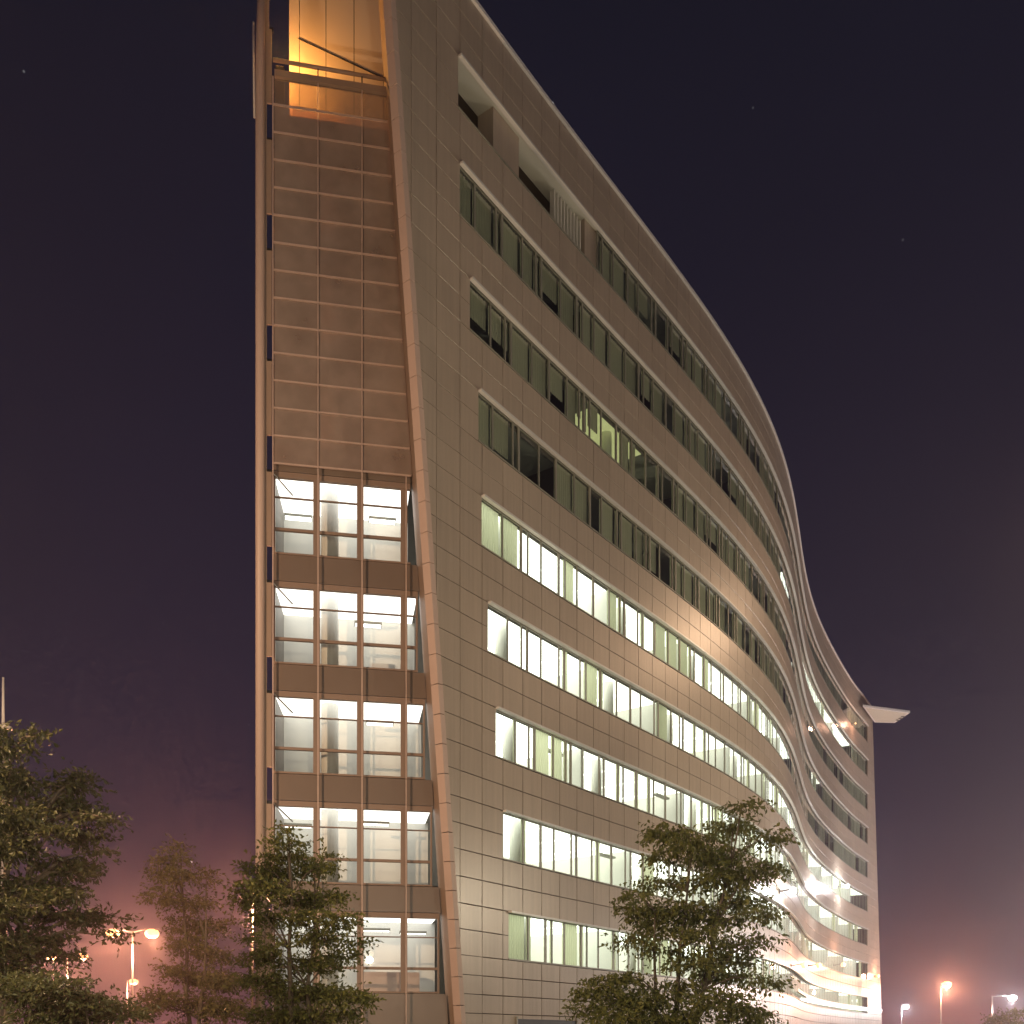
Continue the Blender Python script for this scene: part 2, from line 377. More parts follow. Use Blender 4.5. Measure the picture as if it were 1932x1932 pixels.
LIT[4] = [(S0[4], s_px(1500), 'ceil_lit')]
LIT[5] = [(s_px(1541), s_px(1556), 'ceil_lit')]
LIT[6] = [(s_px(1132), s_px(1226), 'ceil_yellow'), (s_px(1504), s_px(1518), 'ceil_lit')]
LIT[7] = [(s_px(1487), s_px(1499.5), 'ceil_lit'), (s_px(1519), s_px(1612), 'ceil_lit')]
LIT[8] = []
def lit_at(k, s): return next((m for a, b, m in LIT[k] if a <= s <= b), None)
wins = []
for k in range(9):
    s = S0[k] if k < 8 else SLOT1; R = random.Random(40 + k)
    while s < SE - .5:
        for w, wide in (R.choice(PAT) if d_s(s) < 58 else [(1.5, 0), (1.1, 0)]):
            if s + w > SE: w = SE - s
            if w < .25: s = SE; break
            wins.append((d_s(s), k, s, s + w, w, wide)); s += w
wins.sort()
fm, pmx, bm = {}, {}, {}
farF, farP, farB, farC = MB(), MB(), MB(), MB()
for n, (dist, k, a, b, w, wide) in enumerate(wins):
    M = chordM(a, b, (SILL[k] + HEAD[k]) / 2); key = (round(w, 2), wide); R = random.Random(n * 13 + 5)
    lm = lit_at(k, (a + b) / 2)
    fr = 0
    if lm is None: fr = 1 if R.random() < .82 else 0
    elif lm == 'ceil_yellow': fr = R.choice([0, 1, 1, .5])
    else:
        q = R.random(); fr = 1 if q < (.30 if w < .5 else .10) else (.35 if q < .26 else 0)
    if k == 5 and abs((a + b) / 2 - s_px(1005)) < 1.3: fr = 0
    if k == 4 and n < 120 and abs((a + b) / 2 - s_px(972)) < .5: fr = 1
    if n >= 295 and lm: fr = 1 if R.random() < .08 else 0
    bmn = 'curtain' if lm == 'ceil_lit' else 'blind'
    if n < 295:
        if key not in fm: fm[key] = frame_mb(w, wide).mesh('window', 'frame'); pmx[key] = pane_mb(w, wide).mesh('pane', 'glass')
        o = inst('window', fm[key], OM @ M, office); inst('pane', pmx[key], Matrix(), o)
        if fr:
            dr_ = R.choice((1, 1, 1, 1, 1, 1, .8, .6)) if lm is None else 1
            kk = (*key, fr, bmn, dr_)
            if kk not in bm: bm[kk] = blind_mb(w, wide, fr, drop=dr_).mesh('blind', bmn)
            inst('blind', bm[kk], Matrix(), o)
    else:
        farF.add(frame_mb(w, 0, y0=.062, y1=.078), M); farP.add(pane_mb(w, wide), M)
        if fr: (farC if bmn == 'curtain' else farB).add(blind_mb(w, wide, fr), M)
part(farF, 'window_frame', 'frame', stuff=True); part(farP, 'window_pane', 'glass', stuff=True)
part(farB, 'blind', 'blind', stuff=True); part(farC, 'curtain', 'curtain', stuff=True)
# ---- rooms behind the strip windows
def depth(k):
    sl = s_left(HEAD[k])
    return lambda s: -max(.5, min(5.5, .72 * (s - sl) - .05))
for k in range(9):
    dp = depth(k); a = S0[k] if k < 8 else SLOT1; hc = HEAD[k] + .10; hf = SILL[k] - .7
    prt = []; s = a
    while s < SE: prt.append(s); s += 5.4 + ((k * 37 + len(prt) * 11) % 7) * .7
    cuts = sorted({a, SE, *prt, *[v for r in LIT[k] for v in r[:2] if a < v < SE]})
    for c0, c1 in zip(cuts, cuts[1:]):
        lm = lit_at(k, (c0 + c1) / 2)
        if lm == 'ceil_lit': lmm = ('ceil_lit', 'ceil_lit_b', 'ceil_lit', 'ceil_lit_c')[(k * 5 + int(c0 * 3)) % 4]
        else: lmm = lm
        part(sheet(MB(), c0, c1, (-.34, dp), (hc, hc)), 'ceiling', lmm or 'ceil_dark')
        if lm and d_s(c0) < 60:
            part(MB().tube([F(c0 + 1.9, -.85, hf), F(c0 + 1.9, -.85, hc)], .22, 12), 'column', 'wall_in', smooth=True)
            f_ = dp(c0 + 1)
            if f_ < -1.2 and c1 - c0 > 2.4:
                part(strip(MB(), cs(c0 + .5), cs(c0 + 2.3), hf + .01, hf + 1.6 + (k % 3) * .25, f_ + .5, f_ + .02), 'cabinet', 'cabinet')
                if (k + int(c0)) % 3 == 0: part(strip(MB(), cs(c1 - 1.6), cs(c1 - .4), hc - .34, hc - .26, -.9, -1.15), 'pendant_light', 'frame')
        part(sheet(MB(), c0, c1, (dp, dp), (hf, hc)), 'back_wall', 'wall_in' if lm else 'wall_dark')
        s = c0 + 1.0
        while s < c1 - .5 and lm == 'ceil_lit':
            if d_s(s) < 62:
                z = hc - .05; o0 = -.9; o1 = max(dp(s), -3.4)
                if o1 < -1.3: part(MB().hexa([F(s, o0, z), F(s + .16, o0, z), F(s + .16, o1, z), F(s, o1, z), F(s, o0, z + .04), F(s + .16, o0, z + .04), F(s + .16, o1, z + .04), F(s, o1, z + .04)]), 'ceiling_light', 'tube')
            s += 2.4
    part(sheet(MB(), a, SE, (-.34, dp), (hf, hf)), 'floor_slab', 'floor_in')
    for s in prt:
        mb = MB(); f = dp(s)
        mb.prism([F(s, -.4, hf), F(s, f, hf), F(s, f, hc), F(s, -.4, hc)], [F(s + .1, -.4, hf), F(s + .1, f, hf), F(s + .1, f, hc), F(s + .1, -.4, hc)])
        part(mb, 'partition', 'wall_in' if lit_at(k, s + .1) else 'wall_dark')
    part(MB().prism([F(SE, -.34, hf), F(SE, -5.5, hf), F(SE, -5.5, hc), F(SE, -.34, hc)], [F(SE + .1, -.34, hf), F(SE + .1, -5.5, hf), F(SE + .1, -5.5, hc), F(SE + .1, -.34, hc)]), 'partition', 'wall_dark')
# ---- open slots of the top storey: pale soffit, dark recess, two piers and a louvre screen
a8 = S0[8]; hs, hb = HEAD[8], SILL[8]
sl8 = s_left(hb)
dp8 = lambda s: -min(.8, .72 * (s - sl8))
part(sheet(MB(), a8, SLOT1, (.0, dp8), (hs - .02, hs - .02)), 'soffit', 'soffit')
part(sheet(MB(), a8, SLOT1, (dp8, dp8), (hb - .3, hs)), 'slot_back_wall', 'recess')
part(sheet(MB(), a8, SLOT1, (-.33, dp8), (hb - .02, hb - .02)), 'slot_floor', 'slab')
part(strip(MB(), cs(a8 - .03), cs(a8 + .03), hb, hs, -.34, -.8), 'slot_cheek', 'soffit')
for x0, x1 in ((936, 984), (1108, 1134)):
    part(strip(MB(), cs(s_px(x0)), cs(s_px(x1)), hb, hs - .025, -.12, -.79, .4), 'slot_pier', 'panel')
for i in range(9):
    s = s_px(1052) + (s_px(1106) - s_px(1052)) * i / 9
    part(strip(MB(), cs(s), cs(s + .07), hb + .02, hs - .25, -.15, -.35), 'louvre_blade', 'soffit')
# ---- ground-floor service door and lit porch band at the far end
sd0, sd1 = s_px(975), s_px(1086)
dr = part(strip(MB(), cs(sd0), cs(sd1), GB + .005, .80, .035, -.03), 'service_door', 'dark_metal')
part(strip(MB(), cs(sd0 - .08), cs(sd0 - .002), GB + .005, .88, .06, -.03), 'door_frame', 'frame', dr)
part(strip(MB(), cs(sd1 + .002), cs(sd1 + .08), GB + .005, .88, .06, -.03), 'door_frame', 'frame', dr)
part(strip(MB(), cs(s_px(1500)), cs(s_px(1661)), 3.25, 3.45, .22, .003), 'porch_canopy', 'alu')
part(strip(MB(), cs(s_px(1520)), cs(s_px(1660)), 3.12, 3.245, .18, .06), 'porch_light', 'tube')
# ---- wing canopy on the far corner of the roof
hcp = 33.0
wp = [(1628, 100.9), (1717, 102.8), (1688, 106.1), (1650, 105.9)]
pts = [Vector(((x - CX) / FPX * d, d, EYE + hcp)) for x, d in wp]
part(MB().prism([p + Vector((0, 0, .2)) for p in pts], pts), 'roof_wing', 'coping')
mid = sum(pts, Vector()) / 4
part(MB().prism([mid + (p - mid) * .86 + Vector((0, 0, -.006)) for p in pts], [mid + (p - mid) * .86 + Vector((0, 0, -.05)) for p in pts]), 'wing_soffit', 'soffit')
for i in range(3):
    a = pts[1].lerp(pts[2], .25 + .2 * i); b = a.lerp(mid, .22); n = (pts[2] - pts[1]).normalized() * .28; z = Vector((0, 0, -.058))
    part(MB().prism([a + z, b + z, b + n + z, a + n + z], [q + z + Vector((0, 0, -.02)) for q in (a, b, b + n, a + n)]), 'wing_grille', 'dark_metal')
# ---- roof and rear of the block
SR = s_px(905) + 1.6
part(sheet(MB(), SR + 3, SE + 1, (-.35, -13), (ROOF - .4, ROOF - .4), 3), 'roof', 'slab')
part(sheet(MB(), SR + 3, SE + 1, (-13, -13), (GB, ROOF - .4), 3), 'rear_wall', 'rear')
e = SE + .9
part(MB().quad(F(e, -.35, GB), F(e, -13, GB), F(e, -13, ROOF - .4), F(e, -.35, ROOF - .4)), 'end_wall', 'rear')

# ------------------------------------------------------------------ the glazed prow (end wall)
U0 = P(515, HY, 33.4); U0.z = 0
U1 = P(870, HY, 33.4 * 11485 / 11130); U1.z = 0
EU = (U1 - U0).normalized(); EN = Vector((EU.y, -EU.x, 0))      # along the wall, outward
def G(u, off, h): q = U0 + EU * u + EN * off; return Vector((q.x, q.y, EYE + h))
def u_px(x):            # where the sight line of a picture column meets the wall plane
    r = (x - CX) / FPX; return (r * U0.y - U0.x) / (EU.x - r * EU.y)
def gd(u): return U0.y + EU.y * u
def uh(x, y): u = u_px(x); return (HY - y) / FPX * gd(u)
ub0, hu0 = u_px(728), uh(728, 160); ub1, hu1 = u_px(847), uh(847, 1932)
def u_right(h): return ub1 + (ub0 - ub1) * (h - hu1) / (hu0 - hu1)
def gbox(u0, u1, o0, o1, h0, h1, mb=None):
    mb = mb or MB(); return mb.hexa([G(u0, o1, h0), G(u1, o1, h0), G(u1, o0, h0), G(u0, o0, h0), G(u0, o1, h1), G(u1, o1, h1), G(u1, o0, h1), G(u0, o0, h1)])
def gpoly(poly, o0, o1, name, m, parent=None):
    return part(MB().prism([G(u, o1, h) for u, h in poly], [G(u, o0, h) for u, h in poly]), name, m, parent)
def cell(u0, u1, h0, h1):
    m1 = (u_right(h1) - u_right(h0)) / (h1 - h0)
    q = clip([(u0, h0), (u1, h0), (u1, h1), (u0, h1)], -1, m1, -(u_right(h0) - m1 * h0))
    return q if len(q) >= 3 and max(p[0] for p in q) - min(p[0] for p in q) > .06 else None
# dark reveal between the raked edge and the glass
mb = MB(); n = 12
for i in range(n):
    hA = GB + (35.2 - GB) * i / n; hB = GB + (35.2 - GB) * (i + 1) / n
    mb.quad(F(s_left(hA) + .05, -.3, hA), G(u_right(hA), -.45, hA), G(u_right(hB), -.45, hB), F(s_left(hB) + .05, -.3, hB))
part(mb, 'reveal', 'steel_brown')
MU = [0.0, u_px(600), u_px(683), u_px(766)]
EHEAD = [4.18 + 3.6 * k for k in range(8)]; EH = 2.5
TERR = 30.6; BEAM = 31.55
# outer screen: mullions over the full height, transoms and panes on the unlit storeys
for i, u in enumerate(MU[:3]):
    part(gbox(u - .02, u + .02, 0, .055, GB, BEAM - .1), 'mullion', 'steel_pale')
for i in range(3): 
    ua, ha = u_px(738) , 0
mb = gpoly([(MU[3] - .018, GB), (MU[3] + .018, GB), (MU[3] + .018, EHEAD[4] + .28), (MU[3] - .018, EHEAD[4] + .28)], 0, .06, 'mullion', 'steel_pale')
LOW = EHEAD[4] + .28
TR = [LOW + (BEAM - .1 - LOW) * i / 14 for i in range(15)]
for i, h in enumerate(TR[:-1]):
    q = gbox(.0, u_right(h) - .02, .005, .05, h - .025, h + .025); part(q, 'transom', 'steel_pale')
for i in range(14):
    for a, b in zip(MU[:3], MU[1:3] + [9]):
        c = cell(a + .03, b - .03, TR[i] + .025, TR[i + 1] - .025)
        if c: gpoly(c, -.012, .0, 'glass_panel', 'glass_screen' if i < 13 else 'glass_mesh')
# storeys behind the screen
for k in range(8):
    hh = EHEAD[k]; top = hh + 1.1 if k < 7 else TERR
    ur = u_right(hh + .5) - .03
    part(gbox(.06, ur, -2.8, -.5, hh + .12, top), 'floor_slab', 'slab')
    lit = k < 5
    part(MB().quad(G(.06, -.5, hh + .1), G(ur, -.5, hh + .1), G(ur, -2.8, hh + .1), G(.06, -2.8, hh + .1)), 'ceiling', ('ceil_lit_end', 'ceil_end_b')[k in (1, 2)] if lit else 'ceil_dark')
    part(gbox(.06, ur + .1, -2.9, -2.8, hh - EH - .0, hh + .12), 'back_wall', 'wall_in' if lit else 'room_tan')
    part(gbox(-.02, .05, -2.8, -.45, hh - EH, hh + .12), 'partition', 'wall_in' if lit else 'room_tan')
    part(gbox(.06, ur, -2.8, -.5, hh - EH - .06, hh - EH - .02), 'floor', 'floor_in')
    part(MB().tube([G(u_px(622), -1.3, hh - EH), G(u_px(622), -1.3, hh + .1)], .30, 16), 'column', 'wall_in', smooth=True)
    if not lit: continue
    for j, (ux, oo) in enumerate((((715, -1.5), (790, -2.2)), ((712, -1.1), (560, -1.9)), ((722, -1.6),), ((700, -2.1), (775, -1.4)), ((560, -2.2), (728, -1.9)))[k]):
        u = u_px(ux)
        if u + .5 < ur:
            lo = part(gbox(u - .5, u + .45, oo - .16, oo + .16, hh - .35, hh - .27), 'pendant_light', 'frame')
            part(gbox(u - .47, u + .42, oo - .13, oo + .13, hh - .365, hh - .352), 'diffuser', 'tube', lo)
    # window frames of the lit storey
    cols = MU[:4] + [9]
    hts = [hh - EH, hh - EH * .69, hh - EH * .27, hh - .04]
    wr = u_right(hh) - .12
    part(gbox(-.02, wr + .07, -.34, -.2, hh - .04, hh + .14), 'window_head', 'inner_frame')
    part(gbox(-.02, wr + .07, -.34, -.2, hh - EH - .06, hh - EH), 'window_sill', 'inner_frame')
    for j in range(4):
        a = cols[j]; b = min(cols[j + 1], wr)
        if b - a < .12: continue
        w_ = part(gbox(b - .16 if j < 3 else b, b + .06, -.33, -.21, hh - EH, hh - .04), 'window_mullion', 'inner_frame')
        part(gbox(a + .06, b - (.16 if j < 3 else 0), -.32, -.22, hts[1] - .05, hts[1] + .04), 'window_transom', 'inner_frame')
        part(gbox(a + .06, b - (.16 if j < 3 else 0), -.31, -.23, hts[2] - .018, hts[2] + .018), 'window_transom', 'inner_frame')
        for z0, z1 in ((hts[0], hts[1] - .05), (hts[1] + .04, hts[2] - .018), (hts[2] + .018, hts[3])):
            part(MB().quad(G(a + .06, -.27, z0), G(b - (.16 if j < 3 else 0), -.27, z0), G(b - (.16 if j < 3 else 0), -.27, z1), G(a + .06, -.27, z1)), 'pane', 'glass_clear')
    part(gbox(-.02, .06, -.33, -.21, hh - EH, hh - .04), 'window_mullion', 'inner_frame')
    # spandrel panels between the storeys, one per bay
    for a, b in zip([0] + MU[1:4], MU[1:4] + [9]):
        c = cell(a + .012, b - .012, hh + .16, hh + 1.02)
        if c: gpoly(c, -.25, -.2, 'spandrel_panel', 'spandrel')
for a, b in zip([0] + MU[1:4], MU[1:4] + [9]):
    c = cell(a + .012, b - .012, GB, EHEAD[0] - EH - .08)
    if c: gpoly(c, -.25, -.2, 'spandrel_panel', 'spandrel')
# furniture glimpsed in the lit rooms
part(gbox(u_px(705), u_px(752), -1.9, -1.86, EHEAD[3] - 2.35, EHEAD[3] - 1.75), 'white_board', 'white_board')
part(gbox(u_px(640), u_px(700), -2.4, -2.2, EHEAD[1] - 2.5, EHEAD[1] - 2.15), 'desk', 'white_board')
part(gbox(u_px(690), u_px(800), -2.4, -1.8, EHEAD[0] - 2.5, EHEAD[0] - 1.75), 'counter', 'steel_pale')
# beam and handrail of the roof terrace
UT = u_right(BEAM) - .02
part(gbox(.05, UT + .15, -.09, .09, BEAM - .1, BEAM + .1), 'terrace_beam', 'steel_brown')
part(MB().tube([G(.0, 0, BEAM + .47), G(UT + .1, 0, BEAM + .42)], .06, 10), 'handrail', 'steel_brown', smooth=True)
for ux in (600, 683): part(gbox(u_px(ux) - .02, u_px(ux) + .02, -.02, .02, BEAM + .1, BEAM + .43), 'rail_post', 'dark_metal')
# left-hand fin: tube, flat plates with open slots, brackets
part(MB().tube([G(-.40, .12, GB), G(-.40, .12, BEAM), G(-.33, .1, 36)], [.15, .15, .12], 14), 'fin_tube', 'steel_pale', smooth=True)
for k in range(-1, 8):
    h0 = 4.18 + 3.6 * k + 1.15; h1 = 4.18 + 3.6 * (k + 1) - .05
    part(gbox(-.30, -.035, .02, .08, h0, h1), 'fin_plate', 'steel_brown')
    part(gbox(-.30, -.19, .015, .075, h1, h1 + 1.2), 'fin_plate', 'steel_brown')
    part(gbox(-.34, .02, -.06, .012, h1 - .02, h1 + .12), 'fin_bracket', 'dark_metal')
    if k < 7: part(MB().tube([G(-.05, -.1, h1 + .12), G(.62, -.42, h1 - .45)], .025, 6), 'tie_rod', 'lamp_metal')
part(gbox(-.32, -.12, .0, .07, BEAM - .2, 36), 'fin_plate', 'steel_brown')
part(MB().tube([G(-.58, .1, BEAM - 1.6), G(-.62, .1, BEAM + 1.5)], .035, 8), 'flag_rod', 'alu', smooth=True)
# side wall behind the fin
q = [Vector((U0.x - .06, U0.y + .5, 0)), F(SR + 3, -13, GB)]
part(MB().quad((q[0].x, q[0].y, 0), (q[1].x, q[1].y, 0), (q[1].x, q[1].y, EYE + TERR - .2), (q[0].x, q[0].y, EYE + TERR - .2)), 'side_wall', 'rear')
# terrace floor, penthouse wall of tall boards, floodlight
part(MB().hexa([G(.0, -.46, TERR - .02), G(u_right(TERR), -.46, TERR - .02), G(u_right(TERR), -8, TERR - .02), G(.0, -8, TERR - .02),
                G(.0, -.46, TERR + .1), G(u_right(TERR), -.46, TERR + .1), G(u_right(TERR), -8, TERR + .1), G(.0, -8, TERR + .1)]), 'terrace_floor', 'slab')
OFP = -2.6
def u_off(x, off):        # same, on a plane set back behind the wall
    r = (x - CX) / FPX; b = U0 + EN * off; return (r * b.y - b.x) / (EU.x - r * EU.y)
bx = [545, 565, 615, 668, 724, 764]
for a, b in zip(bx, bx[1:]):
    u0, u1 = u_off(a, OFP), u_off(b, OFP)
    part(gbox(u0 + .012, u1 - .012, OFP - .12, OFP, TERR + .1, 38.2), 'penthouse_board', 'render_wall')
ua, ub = u_off(545, OFP), u_off(764, OFP)
part(gbox(ua + .05, ub - .05, OFP - 4, OFP - .125, TERR + .1, 38.1), 'penthouse', 'joint')
part(MB().tube([G(u_off(562, OFP), OFP + .06, TERR + 4.7), G(u_off(720, OFP), OFP + .06, TERR + 3.8)], .022, 6), 'wall_cable', 'dark_metal')
fl = part(gbox(.0, .3, -1.65, -1.45, TERR + .1, TERR + 2.6), 'floodlight', 'dark_metal')
part(gbox(.02, .28, -1.63, -1.47, TERR + 2.602, TERR + 2.62), 'floodlight_lens', 'lens_orange', fl)
L = bpy.data.lights.new('floodlight_lamp', 'POINT'); L.energy = 420; L.color = (1, .44, .10); L.shadow_soft_size = .12
lo = link(bpy.data.objects.new('floodlight_lamp', L)); lo.location = G(.15, -1.5, TERR + 3.2)

# ------------------------------------------------------------------ street lamps
def street_lamp(x, y, ht, colour, label, heads=1, energy=900, arm=1.1, group=None, face=1, lens=.42, aim=None):
    t = empty('street_lamp', (x, y, 0)); tag(t, label, 'street lamp', group)
    c = {'orange': (1, .63, .38), 'sodium': (1, .40, .21), 'white': (.95, .97, 1), 'warm': (1, .84, .60), 'pink': (1, .68, .58)}[colour]
    MB().tube([(0, 0, 0), (0, 0, .9)], [.14, .12], 10).build('base', 'lamp_metal', t, True)
    MB().tube([(0, 0, .9), (0, 0, ht + .05)], [.085, .055], 10).build('pole', 'lamp_metal', t, True)
    for sgn in ([face] if heads == 1 else [-1, 1]):
        MB().tube([(0, 0, ht - .1), (sgn * arm * .5, 0, ht + .08), (sgn * arm, 0, ht + .1)], .04, 8).build('arm', 'lamp_metal', t, True)
        cx = sgn * (arm + lens * .5)
        hd = MB(); hd.hexa([(cx - lens, -.17, ht + .06), (cx + lens, -.17, ht + .06), (cx + lens, .17, ht + .06), (cx - lens, .17, ht + .06),
                            (cx - lens * .8, -.1, ht + .2), (cx + lens * .8, -.1, ht + .2), (cx + lens * .8, .1, ht + .2), (cx - lens * .8, .1, ht + .2)])
        hd = hd.build('lamp_head', 'lamp_metal', t)
        m = MB(); st = 12
        for i in range(1, 7):
            for j in range(st):
                q = math.pi * i / 7; m.v.append((cx + lens * .85 * math.sin(q) * math.cos(2 * math.pi * j / st), lens * .8 * math.sin(q) * math.sin(2 * math.pi * j / st), ht - .16 + lens * .55 * math.cos(q)))
        for i in range(5):
            for j in range(st): m.f.append((i * st + j, i * st + (j + 1) % st, i * st + st + (j + 1) % st, i * st + st + j))
        m.f += [tuple(range(st)), tuple(range(5 * st, 6 * st))]; m.build('lens', 'lens_' + colour, hd, True)
        L = bpy.data.lights.new('street_lamp_light', 'SPOT' if aim else 'POINT'); L.energy = energy / heads; L.color = c; L.shadow_soft_size = .2
        lo = link(bpy.data.objects.new('street_lamp_light', L), t); lo.location = (cx, 0, ht - .3 - lens * .8)
        if aim:      # floodlight head turned to the facade
            L.spot_size = math.radians(50); L.spot_blend = 1.
            lo.rotation_euler = (Vector(aim) - Vector((x + cx, y, ht - .8))).to_track_quat('-Z', 'Y').to_euler()
    return t
def lamp_px(x, y, ht, *a, **k):
    d = (ht - EYE) * FPX / (HY - y); return street_lamp((x - CX) / FPX * d, d, ht, *a, **k)
lamp_px(250, 1757, 9.5, 'sodium', 'tall twin-headed orange street lamp rising between the dark tree and small tree', heads=2, energy=12500, lens=.6)
lamp_px(127, 1802, 9.5, 'sodium', 'twin-headed orange street lamp glowing through the large dark tree', heads=2, energy=8000, lens=.6)
lamp_px(240, 1850, 9.5, 'sodium', 'single orange street lamp just below the tall twin-headed lamp', energy=6500, arm=.5, lens=.7)
lamp_px(476, 1684, 9.5, 'sodium', 'orange street lamp hidden behind the tree at the glass prow', energy=8500, arm=.3)
lamp_px(1775, 1855, 9.5, 'sodium', 'orange street lamp on a pale pole right of the office block', energy=17000, arm=.4, lens=.8)
lamp_px(1701, 1897, 7.5, 'white', 'small white street lamp close beside the far office corner', energy=4000, arm=.3, lens=.7)
lamp_px(1872, 1880, 7.5, 'white', 'white street lamp with a long side arm above a roadside tree', energy=4500, arm=2.3, lens=.7)
def added_wall_light(x, y, colour, energy, reach=1.1, rad=.2):
    sp = s_px(x); h = h_px(x, y); b = part(strip(MB(), cs(sp - .09), cs(sp + .09), h - .12, h + .12, .06, -.02), 'added_wall_globe', 'lamp_metal')
    part(MB().tube([F(sp, .05, h), F(sp, reach - .1, h + .1)], .04, 8), 'arm', 'lamp_metal', b)
    c = F(sp, reach, h); m = MB(); st = 10
    for i in range(1, 6):
        for j in range(st):
            a = math.pi * i / 6; m.v.append((c.x + rad * math.sin(a) * math.cos(2 * math.pi * j / st), c.y + rad * math.sin(a) * math.sin(2 * math.pi * j / st), c.z + rad * math.cos(a)))
    for i in range(4):
        for j in range(st): m.f.append((i * st + j, i * st + (j + 1) % st, i * st + st + (j + 1) % st, i * st + st + j))
    m.f += [tuple(range(st)), tuple(range(4 * st, 5 * st))]
    part(m, 'globe', 'lens_' + colour, b, True)
    L = bpy.data.lights.new('added_wall_glow', 'POINT'); L.energy = energy; L.color = {'orange': (1, .52, .34), 'warm': (1, .84, .62), 'white': (.96, .97, 1)}[colour]; L.shadow_soft_size = .25
    lo = link(bpy.data.objects.new('added_wall_glow', L)); lo.location = F(sp, reach + .7, h)
for x, y, e_ in ((1470, 1682, 650), (1531, 1679, 700), (1581, 1673, 700)): added_wall_light(x, y, 'white', e_, .8)  # added white globes standing in for street lamp reflections in the facade
for x, y, e_ in ((1492, 1822, 400), (1524, 1822, 400), (1573, 1821, 500), (1650, 1842, 400)): added_wall_light(x, y, 'orange', e_, .8 if x < 1600 else .3)  # orange lamp reflections in the panels, imitated by added globes
added_wall_light(1606, 1366, 'orange', 160, .4, .07)  # added to brighten the roof wing and warm the facade beside it
# forecourt lamps outside the picture; rear and two low ones added to light trees
OG = 'lamps of the approach road'
for x, y, ht, c, en, wh in ((17, 18, 13.5, 'warm', 2500, 'nearest the raked prow'), (26, 41, 10.5, 'warm', 7600, 'opposite the bulge of the facade'),
                            (38, 66, 9.5, 'warm', 4200, 'opposite the hollow of the facade'),
                            (-17, 13, 11, 'orange', 13500, 'facing the glass prow'), (2, -4, 8, 'warm', 5600, 'added behind the viewer to light the trees'), (6.8, 9, 5.2, 'warm', 1500, 'added low to light the feathery tree'), (-8.5, 9.5, 5.2, 'warm', 1300, 'added low to light the large dark tree'), (60, 88, 10, 'white', 17000, 'opposite the far hollow'), (68, 106, 9.5, 'pink', 24000, 'opposite the far corner')):
    street_lamp(x, y, ht, c, 'forecourt street lamp ' + wh + ', on the approach road', heads=1, energy=en, group=OG)
# tall sodium mast across the road, also outside the view
street_lamp(43.3, 68.2, 36.6, 'orange', 'very tall sodium mast lighting the facade from across the road', heads=2, energy=9500, aim=(8.2, 47.3, 20))

# ------------------------------------------------------------------ trees
def leaf_mat(name, col):
    m = bpy.data.materials.new(name); m.use_nodes = True; t = m.node_tree; t.nodes.clear()
    o = t.nodes.new('ShaderNodeOutputMaterial'); ge = t.nodes.new('ShaderNodeNewGeometry')
    rp = t.nodes.new('ShaderNodeValToRGB'); t.links.new(ge.outputs['Random Per Island'], rp.inputs[0])
    rp.color_ramp.elements[0].color = (col[0] * .7, col[1] * .75, col[2] * .8, 1); rp.color_ramp.elements[1].color = (col[0] * 1.3, col[1] * 1.2, col[2], 1)
    d = t.nodes.new('ShaderNodeBsdfPrincipled'); d.inputs['Roughness'].default_value = .45; d.inputs['Specular IOR Level'].default_value = .35
    r = t.nodes.new('ShaderNodeBsdfTranslucent'); t.links.new(rp.outputs[0], d.inputs['Base Color']); t.links.new(rp.outputs[0], r.inputs[0])
    mx = t.nodes.new('ShaderNodeMixShader'); mx.inputs[0].default_value = .3; t.links.new(d.outputs[0], mx.inputs[1]); t.links.new(r.outputs[0], mx.inputs[2])
    t.links.new(mx.outputs[0], o.inputs[0]); MATS[name] = m
leaf_mat('leaf_olive', (.125, .135, .042)); leaf_mat('leaf_dark', (.065, .07, .026)); leaf_mat('leaf_mid', (.125, .115, .045))
